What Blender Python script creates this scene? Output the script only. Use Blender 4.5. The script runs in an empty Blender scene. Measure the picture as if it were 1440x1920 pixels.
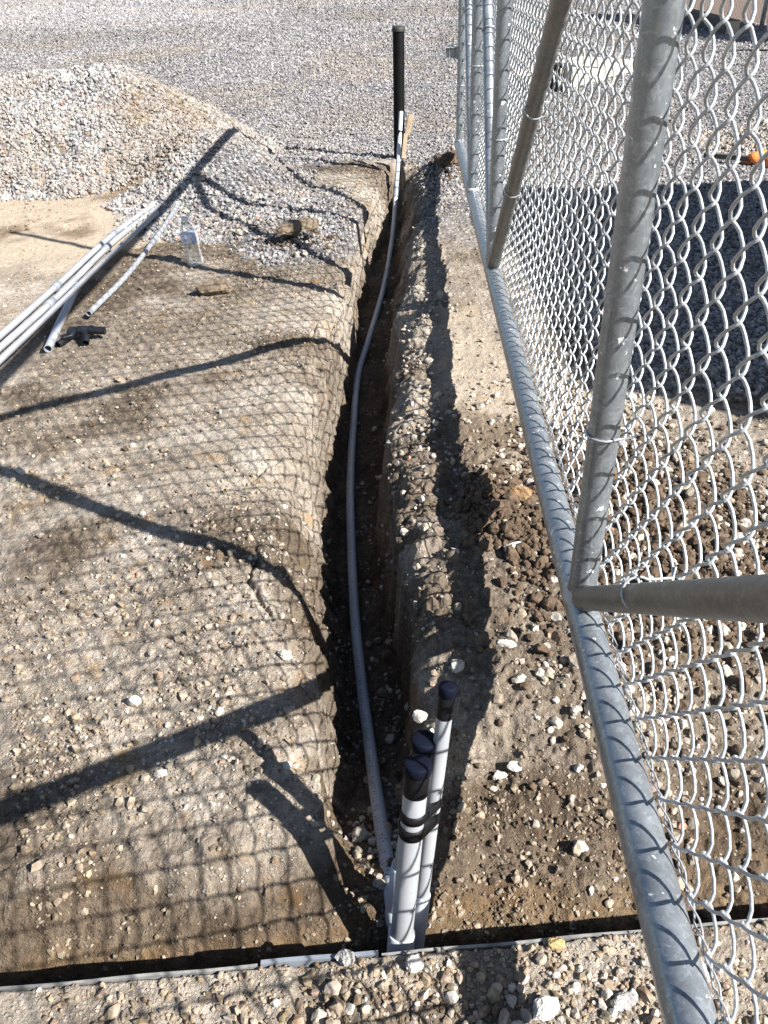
import bpy, math, numpy as np
from mathutils import Vector, Matrix
# ------------------------------------------------------------------ camera, sky, sun
S = bpy.context.scene
COL = S.collection
CAM_Z = 1.135
def set_camera():
    th, r = math.radians(34.4), math.radians(-2.05)
    F = Vector((0, math.cos(th), -math.sin(th))); R = Vector((1, 0, 0)); U = Vector((0, math.sin(th), math.cos(th)))
    R2 = R*math.cos(r) + U*math.sin(r); U2 = -R*math.sin(r) + U*math.cos(r)
    cd = bpy.data.cameras.new('camera'); co = bpy.data.objects.new('camera', cd); COL.objects.link(co)
    cd.sensor_fit = 'VERTICAL'; cd.sensor_height = 24.0; cd.lens = 24.0*1526/1920
    cd.clip_start = 0.02; cd.clip_end = 600
    m = Matrix((( R2.x, U2.x, -F.x, 0), (R2.y, U2.y, -F.y, 0), (R2.z, U2.z, -F.z, CAM_Z), (0, 0, 0, 1)))
    co.matrix_world = m
    S.camera = co
set_camera()
SUN_AZ, SUN_EL = math.radians(58.0), math.radians(39.5)   # shadows run 58 degrees left of +Y
sunv = Vector((math.sin(SUN_AZ)*math.cos(SUN_EL), -math.cos(SUN_AZ)*math.cos(SUN_EL), math.sin(SUN_EL)))
W = bpy.data.worlds.new('World'); S.world = W; W.use_nodes = True
nt = W.node_tree; bg = nt.nodes['Background']
sky = nt.nodes.new('ShaderNodeTexSky'); sky.sky_type = 'NISHITA'; sky.sun_disc = False
sky.sun_elevation = SUN_EL; sky.sun_rotation = math.atan2(sunv.x, sunv.y)
sky.dust_density = 0.6
nt.links.new(sky.outputs[0], bg.inputs[0]); bg.inputs[1].default_value = 0.05
sl = bpy.data.lights.new('sun', 'SUN'); sl.energy = 5.0; sl.angle = math.radians(0.48); sl.color = (1.0, 0.965, 0.915)
so = bpy.data.objects.new('sun', sl); COL.objects.link(so); so.rotation_euler = (-sunv).to_track_quat('-Z', 'Y').to_euler()
so.location = (6, -4, 8)
S.view_settings.view_transform = 'Standard'; S.view_settings.look = 'None'
S.view_settings.exposure = 1.5; S.view_settings.gamma = 1.0; S.view_settings.use_curve_mapping = False
rng = np.random.default_rng(7)
ALB = .80   # real surfaces are darker than they photograph
def sc3(c): return tuple(q*ALB for q in c)

S.cycles.diffuse_bounces = 3; S.cycles.max_bounces = 8
# ------------------------------------------------------------------ noise
def _h(ix, iy, s):
    h = (ix.astype(np.int64)*374761393 + iy.astype(np.int64)*668265263 + s*982451653) & 0xffffffff
    h = ((h ^ (h >> 13))*1274126177) & 0xffffffff
    h = (h ^ (h >> 16)) & 0xffff
    return h.astype(np.float64)/32767.5 - 1.0
def noise(x, y, s=0):
    fx, fy = np.floor(x), np.floor(y); tx, ty = x-fx, y-fy
    tx = tx*tx*(3-2*tx); ty = ty*ty*(3-2*ty)
    a, b = _h(fx, fy, s), _h(fx+1, fy, s); c, d = _h(fx, fy+1, s), _h(fx+1, fy+1, s)
    return (a+(b-a)*tx)*(1-ty) + (c+(d-c)*tx)*ty
def fbm(x, y, f, o=4, s=0, g=.5):
    z = 0; a = 1; c0, s0 = math.cos(.6), math.sin(.6)
    for i in range(o):
        z = z + a*noise(x*f+i*17.3, y*f-i*9.1, s+i); x, y = c0*x-s0*y, s0*x+c0*y; f *= 2.03; a *= g
    return z
def ss(a, b, x):
    t = np.clip((x-a)/(b-a), 0, 1); return t*t*(3-2*t)

# ------------------------------------------------------------------ terrain height
TY  = [ .60, .77, .94, 1.21, 1.38, 1.6, 1.96, 2.4, 3.18, 4.0, 4.4, 4.8, 5.2, 5.5, 5.8]
TXL = [-.11,-.125,-.14,-.19,-.235,-.29,-.275,-.215,-.16,-.13,-.10,-.03,.04,.09,.14]
TXR = [ .07, .07, .07,  .055, .04, .03, .03, .06, .12, .195,.225,.26,.27,.27,.25]
TFL = [-.10,-.10,-.105,-.115,-.125,-.14,-.165,-.16,-.115,-.085,-.05,.01,.08,.13,.17]
TFR = [ .04, .04, .04,  .03,.015, .0, -.01, .01, .045, .10, .13,.17,.20,.22,.22]
TD  = [ .095, .105, .22,  .34, .36, .36, .36, .36, .36, .34, .33,.31,.26,.16, .0]
def pw(v, ks, zs):
    z = np.zeros_like(v) + zs[0]
    for k in range(len(ks)-1):
        a, b = ks[k], ks[k+1]
        t = np.clip((v-a)/np.maximum(b-a, 1e-4), 0, 1)
        z = np.where(v > a, zs[k] + (zs[k+1]-zs[k])*t, z)
    return z
def near_edge(x): return .583 + .055*x
def masks(x, y):
    """gravel, tan, moist"""
    n1 = fbm(x, y, 1.3, 4, 31); n2 = fbm(x, y, 4.0, 3, 41)
    far = ss(-.15, .15, (y - 5.55) + .25*n1 + .1*n2 - .15*np.clip(-x-.3, 0, 2))
    # yard gravel on the sunny side of the gate
    right = ss(-.1, .1, np.minimum(x-.66-.03*y, 1e9) + .10*n1 - .5*ss(2.3, 2.0, y)) * ss(2.0, 2.45, y + .15*n2)
    # gravel that slid off the heap
    dd = np.hypot((x+.78)/.58, (y-4.75)/.78)
    spill = ss(1.12, .85, dd + .22*n2)
    d2 = np.hypot((x+.35)/.32, (y-4.3)/.62); spill = np.maximum(spill, .85*ss(1.1, .8, d2+.25*n1))
    bank = ss(-.05,.05, x-TX(y,TXR)-.02)*ss(3.6,4.2,y+.3*n1)*ss(6.2,5.6,y)*ss(.75,.6,x)*.8
    g = np.clip(np.maximum(np.maximum(far, right), np.maximum(spill, bank)), 0, 1)
    t = ss(-.05, .25, -x - .85 + .12*n1)*ss(3.55, 3.95, y + .2*n1 + .1*n2)*ss(5.4, 5.1, y)
    t = np.maximum(t, .8*ss(1.0, .7, np.hypot((x+.62)/.28, (y-4.1)/.36)+.25*n2))
    t = np.maximum(t, ss(1.1,.6,np.hypot((x-.33)/.14,(y-2.3)/.9)+.2*n2)*.6)
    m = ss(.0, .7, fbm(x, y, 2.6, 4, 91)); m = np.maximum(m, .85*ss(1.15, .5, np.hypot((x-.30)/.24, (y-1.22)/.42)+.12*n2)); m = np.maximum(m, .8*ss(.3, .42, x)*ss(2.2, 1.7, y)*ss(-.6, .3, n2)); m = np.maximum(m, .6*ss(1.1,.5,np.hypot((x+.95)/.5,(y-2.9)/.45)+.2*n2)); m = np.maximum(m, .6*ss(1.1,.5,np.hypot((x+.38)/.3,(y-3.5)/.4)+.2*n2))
    return g, t*(1-g), m
def TX(y, T): return np.interp(y, TY, T)
def height(x, y):
    w1 = noise(x*9, y*9, 3); w2 = noise(x*27, y*27, 4); w3 = noise(x*75, y*75, 5)
    xw = x + .013*w1 + .010*w2 + .004*w3 + .018*noise(y*14, x*2, 8) + .011*noise(y*38, x*5, 9) + .006*np.abs(noise(y*85, x*30, 19)) + .013*np.round(noise(y*9, x*1.5, 23)*2.2)/2.2*ss(.7, 1.0, y)
    xl, xr, fl, fr, D = (TX(y, T) for T in (TXL, TXR, TFL, TFR, TD))
    nl = noise(y*6.5, 0*x+2.3, 33); nl2 = noise(y*17, 0*x+5.1, 34); xl = xl + (.030*ss(.15, .45, nl) - .022*ss(.2, .5, -nl) + .012*np.round(nl2*2)/2)*ss(.75, 1.0, y)
    k = np.clip(D/.12, 0, 1)*np.where(y < 2, 1, np.clip(D/.33, 0, 1)); dk = np.clip((D-.05)/.28, .2, 1)
    lipw = np.interp(y, [.9, 1.3, 1.7], [.045, .07, .12]); ks = [xl-lipw, xl-.02, xl+.02, xl*.45+fl*.55, fl, fl+.025, fr-.02, fr, fr*.45+xr*.55, xr-.005, xr+.045, xr+.10, xr+.22]
    zs = [0*D, -.012*k, -.035*k*np.minimum(1, dk+.4), -.14*k*dk, -(D-.05)*k, -D, -D*.98, -(D-.05)*k, -.17*k*dk, -.05*k*np.minimum(1, dk+.3), -.005*k, .006*k, 0*D]
    z = pw(xw, ks, zs)
    z = np.where((y > 5.8) | (y < .60), 0, z)
    # cracks and slumped slabs just behind the left lip
    cr = x - (xl - .035 - .02*noise(y*5, 0*x, 35)); z = z - .016*np.exp(-(cr/.0055)**2)*ss(-.1, .25, noise(y*4.2, 0*x+7, 36))*k
    z = z - .012*ss(0, .012, cr)*ss(.05, .03, cr)*ss(.0, .3, noise(y*3.7, 0*x+9, 37))*k
    # cross trench right in front
    yn = near_edge(x)
    yw = y + .010*w1 + .006*w2 + .003*w3
    wd = np.interp(x, [-1.5, -.3, 0, .15, .6, 1.5], [.20, .205, .24, .44, .46, .40])
    e = ss(3.0, 2.6, np.abs(x))
    dyy = np.where(y-yn < .02, y-yn, yw-yn)
    zc = pw(dyy, [0*x-.005, 0*x-.001, 0*x+.022, 0*x+.050, 0*x+.082, wd*.72, wd-.02, wd+.05],
            [0*x, 0*x-.26, 0*x-.27, 0*x-.20, 0*x-.128, 0*x-.055, 0*x-.012, 0*x])*e
    z = np.minimum(z, zc)
    inside = ss(-.03, -.15, z)
    near = y < yn
    # general relief
    g, t, m = masks(x, y)
    rough = np.where(near, .45, 1.0)*(1-.55*t)
    z = z + .010*fbm(x, y, 1.4, 2, 11)*ss(.62,.9,y) + rough*(.0066*fbm(x, y, 7, 3, 12) + .0042*np.abs(fbm(x, y, 15, 2, 16)) + (.0026+.0075*m)*np.abs(fbm(x, y, 34, 3, 13)) + .0018*noise(x*130, y*130, 15))
    z = z + inside*(.010*fbm(x, y, 16, 3, 14))
    z = z - .085*np.clip(-x-.25, 0, 1.3)*ss(2.5, 1.2, y)*ss(.62, .85, y)
    bank = np.exp(-((x-xr-.10)/.09)**2)*ss(.7, 1.0, y)*ss(5.6, 5.0, y)
    z = z + bank*(.011*noise(x*6, y*6, 24) + .010*w1 + .010*w2 + .005*w3)
    # spoil clods beside the trench under the gate, lumps left of the trench, heap of dark soil at trench end
    for cx, cy, rx, ry, hh in ((.29,1.62,.11,.17,.035), (-.33,3.96,.16,.13,.05), (.47,5.35,.14,.32,.10), (.60,1.55,.30,.45,.03), (-.28,2.55,.2,.3,.015), (-.45,1.25,.3,.25,.012)):
        d = np.hypot((x-cx)/rx, (y-cy)/ry)
        b = ss(1.15, .2, d + .25*w1)
        z = z + b*hh*(.75+.45*w2+.25*w3)
    # gravel heap
    hx = np.clip(x, -4.2, -1.72); d = np.hypot(x-hx, (y-6.15)*1.0)
    d = d + .05*w1
    ridge = .60 - .06*np.clip(-1.72-x, 0, 3) + .02*fbm(x, y, 2, 2, 22)
    hz = ridge - .56*d
    hz = np.where(hz > ridge-.08, ridge-.08+(hz-ridge+.08)*.6, hz)
    tail = .27*ss(1.0, 0, np.hypot((x+1.0)/.62, (y-5.40)/.85))
    hz = np.maximum(hz, 0) + tail*ss(.25, 0, hz)
    z = z + np.clip(hz, 0, 1)
    # small spill heap at far right
    z = z + .13*ss(1, 0, np.hypot((x-2.75)/.5, (y-5.9)/.5))
    return z

# ------------------------------------------------------------------ object helpers
def link(name, me, mat=None, parent=None):
    o = bpy.data.objects.new(name, me); COL.objects.link(o)
    if mat is not None: me.materials.append(mat)
    if parent is not None: o.parent = parent
    return o
def tag(o, label=None, cat=None, group=None, kind=None):
    if label: o['label'] = label
    if cat: o['category'] = cat
    if group: o['group'] = group
    if kind: o['kind'] = kind
    return o
def empty(name, loc, label, cat, group=None):
    o = bpy.data.objects.new(name, None); COL.objects.link(o); o.location = loc; o.empty_display_size = .05
    return tag(o, label, cat, group)
class MB:
    def __init__(s): s.v = []; s.f = []; s.sm = []
    def add(s, v, f, smooth=True):
        b = len(s.v); s.v += [tuple(p) for p in v]; s.f += [tuple(i+b for i in q) for q in f]; s.sm += [smooth]*len(f)
        return s
    def tube(s, pts, r, n=16, cap=True, hollow=0, smooth=True, flat=None):
        pts = [Vector(p) for p in pts]; rs = r if hasattr(r, '__len__') else [r]*len(pts)
        up = None; rings = []
        for i, p in enumerate(pts):
            t = (pts[min(i+1, len(pts)-1)] - pts[max(i-1, 0)]).normalized()
            if up is None:
                up = Vector((0, 0, 1)) if abs(t.z) < .9 else Vector((1, 0, 0))
            a = (up - t*up.dot(t)).normalized(); bvec = t.cross(a); up = a
            rings.append([p + (a*math.cos(2*math.pi*k/n) + bvec*math.sin(2*math.pi*k/n))*rs[i] for k in range(n)])
        v = [q for rg in rings for q in rg]
        f = [(i*n+k, i*n+(k+1) % n, (i+1)*n+(k+1) % n, (i+1)*n+k) for i in range(len(pts)-1) for k in range(n)]
        s.add(v, f, smooth)
        if cap:
            for idx, e in ((0, 0), (len(pts)-1, 1)):
                rg = rings[idx]; c = pts[idx]
                if hollow and hollow < 1:
                    t = (pts[1]-pts[0]).normalized() if e == 0 else (pts[-2]-pts[-1]).normalized()
                    inn = [c + (q-c)*hollow for q in rg]; dp = [q + t*rs[idx]*3 for q in inn]
                    vv = rg + inn + dp
                    ff = [(k, (k+1) % n, n+(k+1) % n, n+k) for k in range(n)] + [(n+k, n+(k+1) % n, 2*n+(k+1) % n, 2*n+k) for k in range(n)] + [tuple(range(2*n, 3*n))]
                    s.add(vv, ff, False)
                else:
                    s.add(rg, [tuple(range(n))], False)
        return s
    def box(s, c, d, rz=0, bev=0, m=None):
        x, y, z = d[0]/2, d[1]/2, d[2]/2
        M = Matrix.Translation(c) @ Matrix.Rotation(rz, 4, 'Z') if m is None else m
        if bev <= 0:
            v = [Vector((a*x, b*y, e*z)) for a in (-1, 1) for b in (-1, 1) for e in (-1, 1)]
            f = [(0,1,3,2), (4,6,7,5), (0,4,5,1), (2,3,7,6), (0,2,6,4), (1,5,7,3)]
            return s.add([M @ q for q in v], f, False)
        import bmesh
        bm = bmesh.new(); bmesh.ops.create_cube(bm, size=1)
        for q in bm.verts: q.co = Vector((q.co.x*d[0], q.co.y*d[1], q.co.z*d[2]))
        bmesh.ops.bevel(bm, geom=list(bm.edges), offset=bev, segments=2, affect='EDGES', profile=.5)
        bm.verts.index_update()
        s.add([M @ q.co for q in bm.verts], [[q.index for q in fc.verts] for fc in bm.faces], False); bm.free()
        return s
    def lathe(s, prof, n=32, M=Matrix.Identity(4), smooth=True, sq=0):
        v = []
        for r, z in prof:
            for k in range(n):
                a = 2*math.pi*k/n; v.append(M @ Vector((r*math.cos(a), r*math.sin(a), z)))
        f = [(i*n+k, i*n+(k+1) % n, (i+1)*n+(k+1) % n, (i+1)*n+k) for i in range(len(prof)-1) for k in range(n)]
        if prof[0][0] > 1e-5: f.append(tuple(reversed(range(n))))
        if prof[-1][0] > 1e-5: f.append(tuple(range((len(prof)-1)*n, len(prof)*n)))
        return s.add(v, f, smooth)
    def build(s, name, mat, parent=None):
        off = Vector((0, 0, 0)); q = parent
        while q is not None: off += q.location; q = q.parent
        me = bpy.data.meshes.new(name); me.from_pydata([(a-off.x, b-off.y, c-off.z) for a, b, c in s.v], [], s.f); me.update()
        me.polygons.foreach_set('use_smooth', s.sm)
        return link(name, me, mat, parent)
def fast_mesh(name, V, Fc, nper, smooth=False, col=None, colname='tint'):
    me = bpy.data.meshes.new(name)
    me.vertices.add(len(V)); me.vertices.foreach_set('co', np.asarray(V, np.float32).ravel())
    nf = len(Fc); me.loops.add(nf*nper); me.loops.foreach_set('vertex_index', np.asarray(Fc, np.int32).ravel())
    me.polygons.add(nf); me.polygons.foreach_set('loop_start', np.arange(0, nf*nper, nper, dtype=np.int32))
    me.polygons.foreach_set('use_smooth', np.full(nf, smooth))
    me.update(calc_edges=True)
    if col is not None:
        a = me.attributes.new(colname, 'FLOAT_COLOR', 'POINT'); a.data.foreach_set('color', np.asarray(col, np.float32).ravel())
    return me

# ------------------------------------------------------------------ materials
def newmat(name):
    m = bpy.data.materials.new(name); m.use_nodes = True; n = m.node_tree; b = n.nodes['Principled BSDF']
    return m, n, b
def N(n, t, **kw):
    x = n.nodes.new(t)
    for k, v in kw.items():
        if k in x.inputs.keys(): x.inputs[k].default_value = v
        else: setattr(x, k, v)
    return x
def noise_tex(n, vec, scale, detail=4, rough=.55):
    t = N(n, 'ShaderNodeTexNoise'); t.inputs['Scale'].default_value = scale; t.inputs['Detail'].default_value = detail
    t.inputs['Roughness'].default_value = rough; n.links.new(vec, t.inputs['Vector']); return t
def ramp(n, src, stops):
    r = n.nodes.new('ShaderNodeValToRGB'); n.links.new(src, r.inputs[0])
    els = r.color_ramp.elements
    while len(els) < len(stops): els.new(.5)
    for e, (p, c) in zip(els, stops): e.position = p; e.color = c if len(c) == 4 else (*c, 1)
    return r
def mixc(n, fac, a, b, bt='MIX'):
    m = n.nodes.new('ShaderNodeMix'); m.data_type = 'RGBA'; m.blend_type = bt
    if isinstance(fac, (int, float)): m.inputs[0].default_value = fac
    else: n.links.new(fac, m.inputs[0])
    for i, v in ((6, a), (7, b)):
        if isinstance(v, tuple): m.inputs[i].default_value = v if len(v) == 4 else (*v, 1)
        else: n.links.new(v, m.inputs[i])
    return m.outputs[2]
def simple(name, ca, cb, rough=.5, metal=0, scale=30, bump=.1, bscale=200, bdist=.001, rough2=None, spec=None):
    m, n, b = newmat(name)
    tc = N(n, 'ShaderNodeTexCoord'); v = tc.outputs['Object']
    t = noise_tex(n, v, scale, 5); r = ramp(n, t.outputs[0], [(.32, sc3(ca)), (.68, sc3(cb))])
    if spec is not None: b.inputs['Specular IOR Level'].default_value = spec
    n.links.new(r.outputs[0], b.inputs['Base Color']); b.inputs['Metallic'].default_value = metal
    if rough2 is not None:
        t3 = noise_tex(n, v, scale*2.3, 4); rr = ramp(n, t3.outputs[0], [(.35, (rough,)*3), (.65, (rough2,)*3)]); n.links.new(rr.outputs[0], b.inputs['Roughness'])
    else: b.inputs['Roughness'].default_value = rough
    if bump:
        t2 = noise_tex(n, v, bscale, 3); bp = N(n, 'ShaderNodeBump'); bp.inputs['Strength'].default_value = bump; bp.inputs['Distance'].default_value = bdist
        n.links.new(t2.outputs[0], bp.inputs['Height']); n.links.new(bp.outputs[0], b.inputs['Normal'])
    return m

def soil_material():
    m, n, b = newmat('soil and gravel')
    tc = N(n, 'ShaderNodeTexCoord'); v = tc.outputs['Object']
    at = N(n, 'ShaderNodeAttribute'); at.attribute_name = 'zone'
    sep = N(n, 'ShaderNodeSeparateColor'); n.links.new(at.outputs['Color'], sep.inputs[0])
    # brown earth
    a = noise_tex(n, v, 4.2, 8, .68); bt = noise_tex(n, v, 60, 5, .7)
    earth = ramp(n, a.outputs[0], [(.28, (.18, .146, .113)), (.48, (.335, .286, .232)), (.70, (.52, .465, .40))]).outputs[0]
    fine = ramp(n, bt.outputs[0], [(.30, (.45, .43, .40)), (.52, (1, 1, 1)), (.72, (1.45, 1.42, 1.36))]).outputs[0]
    earth = mixc(n, 1.0, earth, fine, 'MULTIPLY')
    ochre = noise_tex(n, v, 9, 3); oc = ramp(n, ochre.outputs[0], [(.60, (0, 0, 0)), (.74, (1, 1, 1))])
    earth = mixc(n, oc.outputs[0], earth, (.34, .22, .105))
    # little pale pebbles pressed into the earth
    def peb(scale, lo, hi, base, seedcol):
        vo = N(n, 'ShaderNodeTexVoronoi'); vo.inputs['Scale'].default_value = scale; n.links.new(v, vo.inputs['Vector'])
        s2 = N(n, 'ShaderNodeSeparateColor'); n.links.new(vo.outputs['Color'], s2.inputs[0])
        sel = ramp(n, s2.outputs[0], [(lo, (0, 0, 0)), (hi, (1, 1, 1))])
        ed = ramp(n, vo.outputs['Distance'], [(.28, (1, 1, 1)), (.42, (0, 0, 0))])
        mk = mixc(n, 1.0, sel.outputs[0], ed.outputs[0], 'MULTIPLY')
        colr = ramp(n, s2.outputs[1], [(.0, (.26, .23, .19)), (.45, (.42, .375, .315)), (.9, (.58, .54, .48)), (.97, (.40, .20, .12))])
        return mixc(n, mk, base, colr.outputs[0]), mk, vo
    earth, mk1, vo1 = peb(150, .66, .70, earth, 0)
    earth, mk2, vo2 = peb(330, .74, .8, earth, 1)
    # tan fines
    tn = noise_tex(n, v, 40, 6, .7); tan = ramp(n, tn.outputs[0], [(.3, (.40, .32, .235)), (.7, (.58, .485, .375))]).outputs[0]
    c1 = mixc(n, sep.outputs[1], earth, tan)
    # moist subsoil, colour also lowered to deepen the trench shade
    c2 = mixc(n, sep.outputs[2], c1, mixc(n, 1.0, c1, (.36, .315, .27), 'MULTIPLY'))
    # gravel
    vg = N(n, 'ShaderNodeTexVoronoi'); vg.inputs['Scale'].default_value = 62; n.links.new(v, vg.inputs['Vector'])
    sg = N(n, 'ShaderNodeSeparateColor'); n.links.new(vg.outputs['Color'], sg.inputs[0])
    gc = ramp(n, sg.outputs[0], [(.0, (.06, .06, .065)), (.4, (.135, .132, .14)), (.75, (.24, .236, .245)), (1.0, (.42, .41, .41))]).outputs[0]
    gl = noise_tex(n, v, .55, 4, .6); glr = ramp(n, gl.outputs[0], [(.35, (.72, .73, .76)), (.65, (1.22, 1.19, 1.15))]).outputs[0]
    gc = mixc(n, 1.0, gc, glr, 'MULTIPLY')
    gb = noise_tex(n, v, 1.4, 5, .6); gbr = ramp(n, gb.outputs[0], [(.56, (0, 0, 0)), (.72, (1, 1, 1))])
    gc = mixc(n, gbr.outputs[0], gc, mixc(n, .55, gc, (.36, .31, .25)))
    c3 = mixc(n, sep.outputs[0], c2, gc)
    xyz = N(n, 'ShaderNodeSeparateXYZ'); n.links.new(v, xyz.inputs[0])
    zz = N(n, 'ShaderNodeMath', operation='ADD'); n.links.new(xyz.outputs[2], zz.inputs[0])
    zn = noise_tex(n, v, 7, 3); zm = N(n, 'ShaderNodeMath', operation='MULTIPLY'); n.links.new(zn.outputs[0], zm.inputs[0]); zm.inputs[1].default_value = .12; n.links.new(zm.outputs[0], zz.inputs[1])
    z01 = N(n, 'ShaderNodeMapRange'); n.links.new(zz.outputs[0], z01.inputs[0]); z01.inputs[1].default_value = -.14; z01.inputs[2].default_value = .0
    band = ramp(n, z01.outputs[0], [(.30, (0, 0, 0)), (.45, (.38, .38, .38)), (.55, (.38, .38, .38)), (.72, (0, 0, 0))])
    yr = N(n, 'ShaderNodeMapRange'); n.links.new(xyz.outputs[1], yr.inputs[0]); yr.inputs[1].default_value = 1.0; yr.inputs[2].default_value = .8
    ymul = N(n, 'ShaderNodeMath', operation='MULTIPLY'); n.links.new(band.outputs[0], ymul.inputs[0]); n.links.new(yr.outputs[0], ymul.inputs[1])
    c3 = mixc(n, ymul.outputs[0], c3, mixc(n, 1.0, fine, (.24, .155, .075), 'MULTIPLY'))   # ochre layer in the cut
    c3 = mixc(n, 1.0, c3, (ALB, ALB, ALB), 'MULTIPLY')
    n.links.new(c3, b.inputs['Base Color']); b.inputs['Roughness'].default_value = .95
    b.inputs['Specular IOR Level'].default_value = .2
    # bump
    def mth(op, a_, b_):
        x = N(n, 'ShaderNodeMath', operation=op)
        for i, q in enumerate((a_, b_)):
            if isinstance(q, (int, float)): x.inputs[i].default_value = q
            else: n.links.new(q, x.inputs[i])
        return x.outputs[0]
    h = mth('MULTIPLY', bt.outputs[0], 1.6)
    nf = noise_tex(n, v, 240, 4, .7); h = mth('ADD', h, mth('MULTIPLY', nf.outputs[0], .8))
    h = mth('ADD', h, mth('MULTIPLY', mk1, .55)); h = mth('ADD', h, mth('MULTIPLY', mk2, .25))
    hg = mth('MULTIPLY', mth('SUBTRACT', 1.0, vg.outputs['Distance']), 2.2)
    mx = N(n, 'ShaderNodeMix'); mx.data_type = 'FLOAT'; n.links.new(sep.outputs[0], mx.inputs[0]); n.links.new(h, mx.inputs[2]); n.links.new(hg, mx.inputs[3])
    bp = N(n, 'ShaderNodeBump'); bp.inputs['Strength'].default_value = .9; bp.inputs['Distance'].default_value = .0045
    n.links.new(mx.outputs[0], bp.inputs['Height']); n.links.new(bp.outputs[0], b.inputs['Normal'])
    return m
def stone_material(name, dusty=(.33, .26, .19)):
    m, n, b = newmat(name)
    at = N(n, 'ShaderNodeAttribute'); at.attribute_name = 'tint'
    tc = N(n, 'ShaderNodeTexCoord'); v = tc.outputs['Object']
    t = noise_tex(n, v, 130, 4, .7); r = ramp(n, t.outputs[0], [(.3, (.62, .60, .57)), (.7, (1.25, 1.25, 1.25))])
    c = mixc(n, 1.0, at.outputs['Color'], r.outputs[0], 'MULTIPLY')
    t2 = noise_tex(n, v, 45, 3); r2 = ramp(n, t2.outputs[0], [(.44, (0, 0, 0)), (.66, (.85, .85, .85))])
    c = mixc(n, r2.outputs[0], c, dusty)
    n.links.new(c, b.inputs['Base Color']); b.inputs['Roughness'].default_value = .85; b.inputs['Specular IOR Level'].default_value = .3
    bp = N(n, 'ShaderNodeBump'); bp.inputs['Strength'].default_value = .5; bp.inputs['Distance'].default_value = .0015
    n.links.new(t.outputs[0], bp.inputs['Height']); n.links.new(bp.outputs[0], b.inputs['Normal'])
    return m
def galv_material(name, lo, hi, rough=.42, metal=.75, marks=True):
    m, n, b = newmat(name)
    tc = N(n, 'ShaderNodeTexCoord'); v = tc.outputs['Object']
    vo = N(n, 'ShaderNodeTexVoronoi'); vo.inputs['Scale'].default_value = 150
    wn = noise_tex(n, v, 60, 3); wv = mixc(n, .03, v, wn.outputs['Color']); n.links.new(wv, vo.inputs['Vector'])
    s2 = N(n, 'ShaderNodeSeparateColor'); n.links.new(vo.outputs['Color'], s2.inputs[0])
    t = noise_tex(n, v, 14, 6, .65)
    base = ramp(n, t.outputs[0], [(.3, sc3(lo)), (.7, sc3(hi))]).outputs[0]
    sp = ramp(n, s2.outputs[0], [(.0, (.84, .85, .86)), (.7, (1.02, 1.02, 1.02)), (1, (1.26, 1.26, 1.25))]).outputs[0]
    c = mixc(n, 1.0, base, sp, 'MULTIPLY')
    rr = ramp(n, t.outputs[0], [(.3, (rough-.1,)*3), (.7, (rough+.12,)*3)]).outputs[0]
    met = metal
    if marks:
        t2 = noise_tex(n, v, 55, 4, .6); mk = ramp(n, t2.outputs[0], [(.655, (0, 0, 0)), (.69, (1, 1, 1))]).outputs[0]
        c = mixc(n, mk, c, (.78, .78, .76)); rr = mixc(n, mk, rr, (.8, .8, .8))
    n.links.new(c, b.inputs['Base Color']); n.links.new(rr, b.inputs['Roughness']); b.inputs['Metallic'].default_value = met
    bp = N(n, 'ShaderNodeBump'); bp.inputs['Strength'].default_value = .15; bp.inputs['Distance'].default_value = .0006
    n.links.new(t.outputs[0], bp.inputs['Height']); n.links.new(bp.outputs[0], b.inputs['Normal'])
    return m
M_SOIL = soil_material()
M_POST = galv_material('smooth galvanised post', (.25, .275, .30), (.32, .35, .375), .28, .6)
M_ZINC = simple('zinc spray over weld', (.52, .50, .50), (.66, .64, .63), .6, 0, 60, .3, 200, .001)
M_STONE = stone_material('crushed stone', (.36, .295, .225)); M_STONE2 = stone_material('clean crushed stone', (.36, .34, .32))
M_CLOD = simple('dug earth clod', (.055, .036, .022), (.15, .10, .06), .95, 0, 60, .8, 160, .004)
M_CLOD_PALE = simple('dry earth clod', (.11, .08, .05), (.24, .185, .13), .95, 0, 60, .8, 160, .004)
M_GALV = galv_material('galvanised pipe', (.23, .255, .28), (.40, .43, .46), .32, .55)
M_GALV_SHADED = galv_material('shaded galvanised brace', (.17, .165, .15), (.27, .262, .24), .42, .4, False)  # darker copy of the galvanised pipe, underside shade put into its colour
M_WIRE = galv_material('galvanised wire', (.42, .44, .455), (.58, .60, .615), .34, .35, False)
M_PVC = simple('grey pvc conduit', (.30, .32, .36), (.38, .40, .44), .42, 0, 9, .05, 300, .0004, .5)
M_PVC_W = simple('pale grey pvc conduit', (.28, .29, .31), (.37, .38, .40), .4, 0, 9, .05, 300, .0004, .5)
M_PVC_D = simple('darker grey pvc coupling', (.20, .22, .26), (.27, .29, .33), .35, 0, 12, .05, 300, .0004)
M_TAPE = simple('black vinyl tape', (.004, .004, .005), (.010, .010, .012), .5, 0, 40, .4, 120, .001, spec=.15)
M_NAVY = simple('navy end cap plastic', (.001, .0024, .009), (.002, .0042, .015), .8, 0, 30, .1, spec=.15)
M_BLACKPIPE = simple('black plastic pipe', (.003, .003, .0035), (.007, .007, .008), .65, 0, 20, .1, spec=.15)
M_WOOD = simple('raw pine', (.26, .19, .12), (.42, .32, .21), .75, 0, 18, .3, 90, .001)
M_BOARD = simple('cream painted board', (.66, .60, .46), (.78, .73, .60), .7, 0, 8, .2, 90, .001)
M_SHEET = simple('dusty pale plastic edging', (.15, .15, .15), (.33, .32, .30), .6, 0, 45, .3, 150, .001)
M_SHEET_B = simple('blue grey plastic edging', (.16, .175, .21), (.24, .265, .30), .5, 0, 30, .3, 150, .001)
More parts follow.
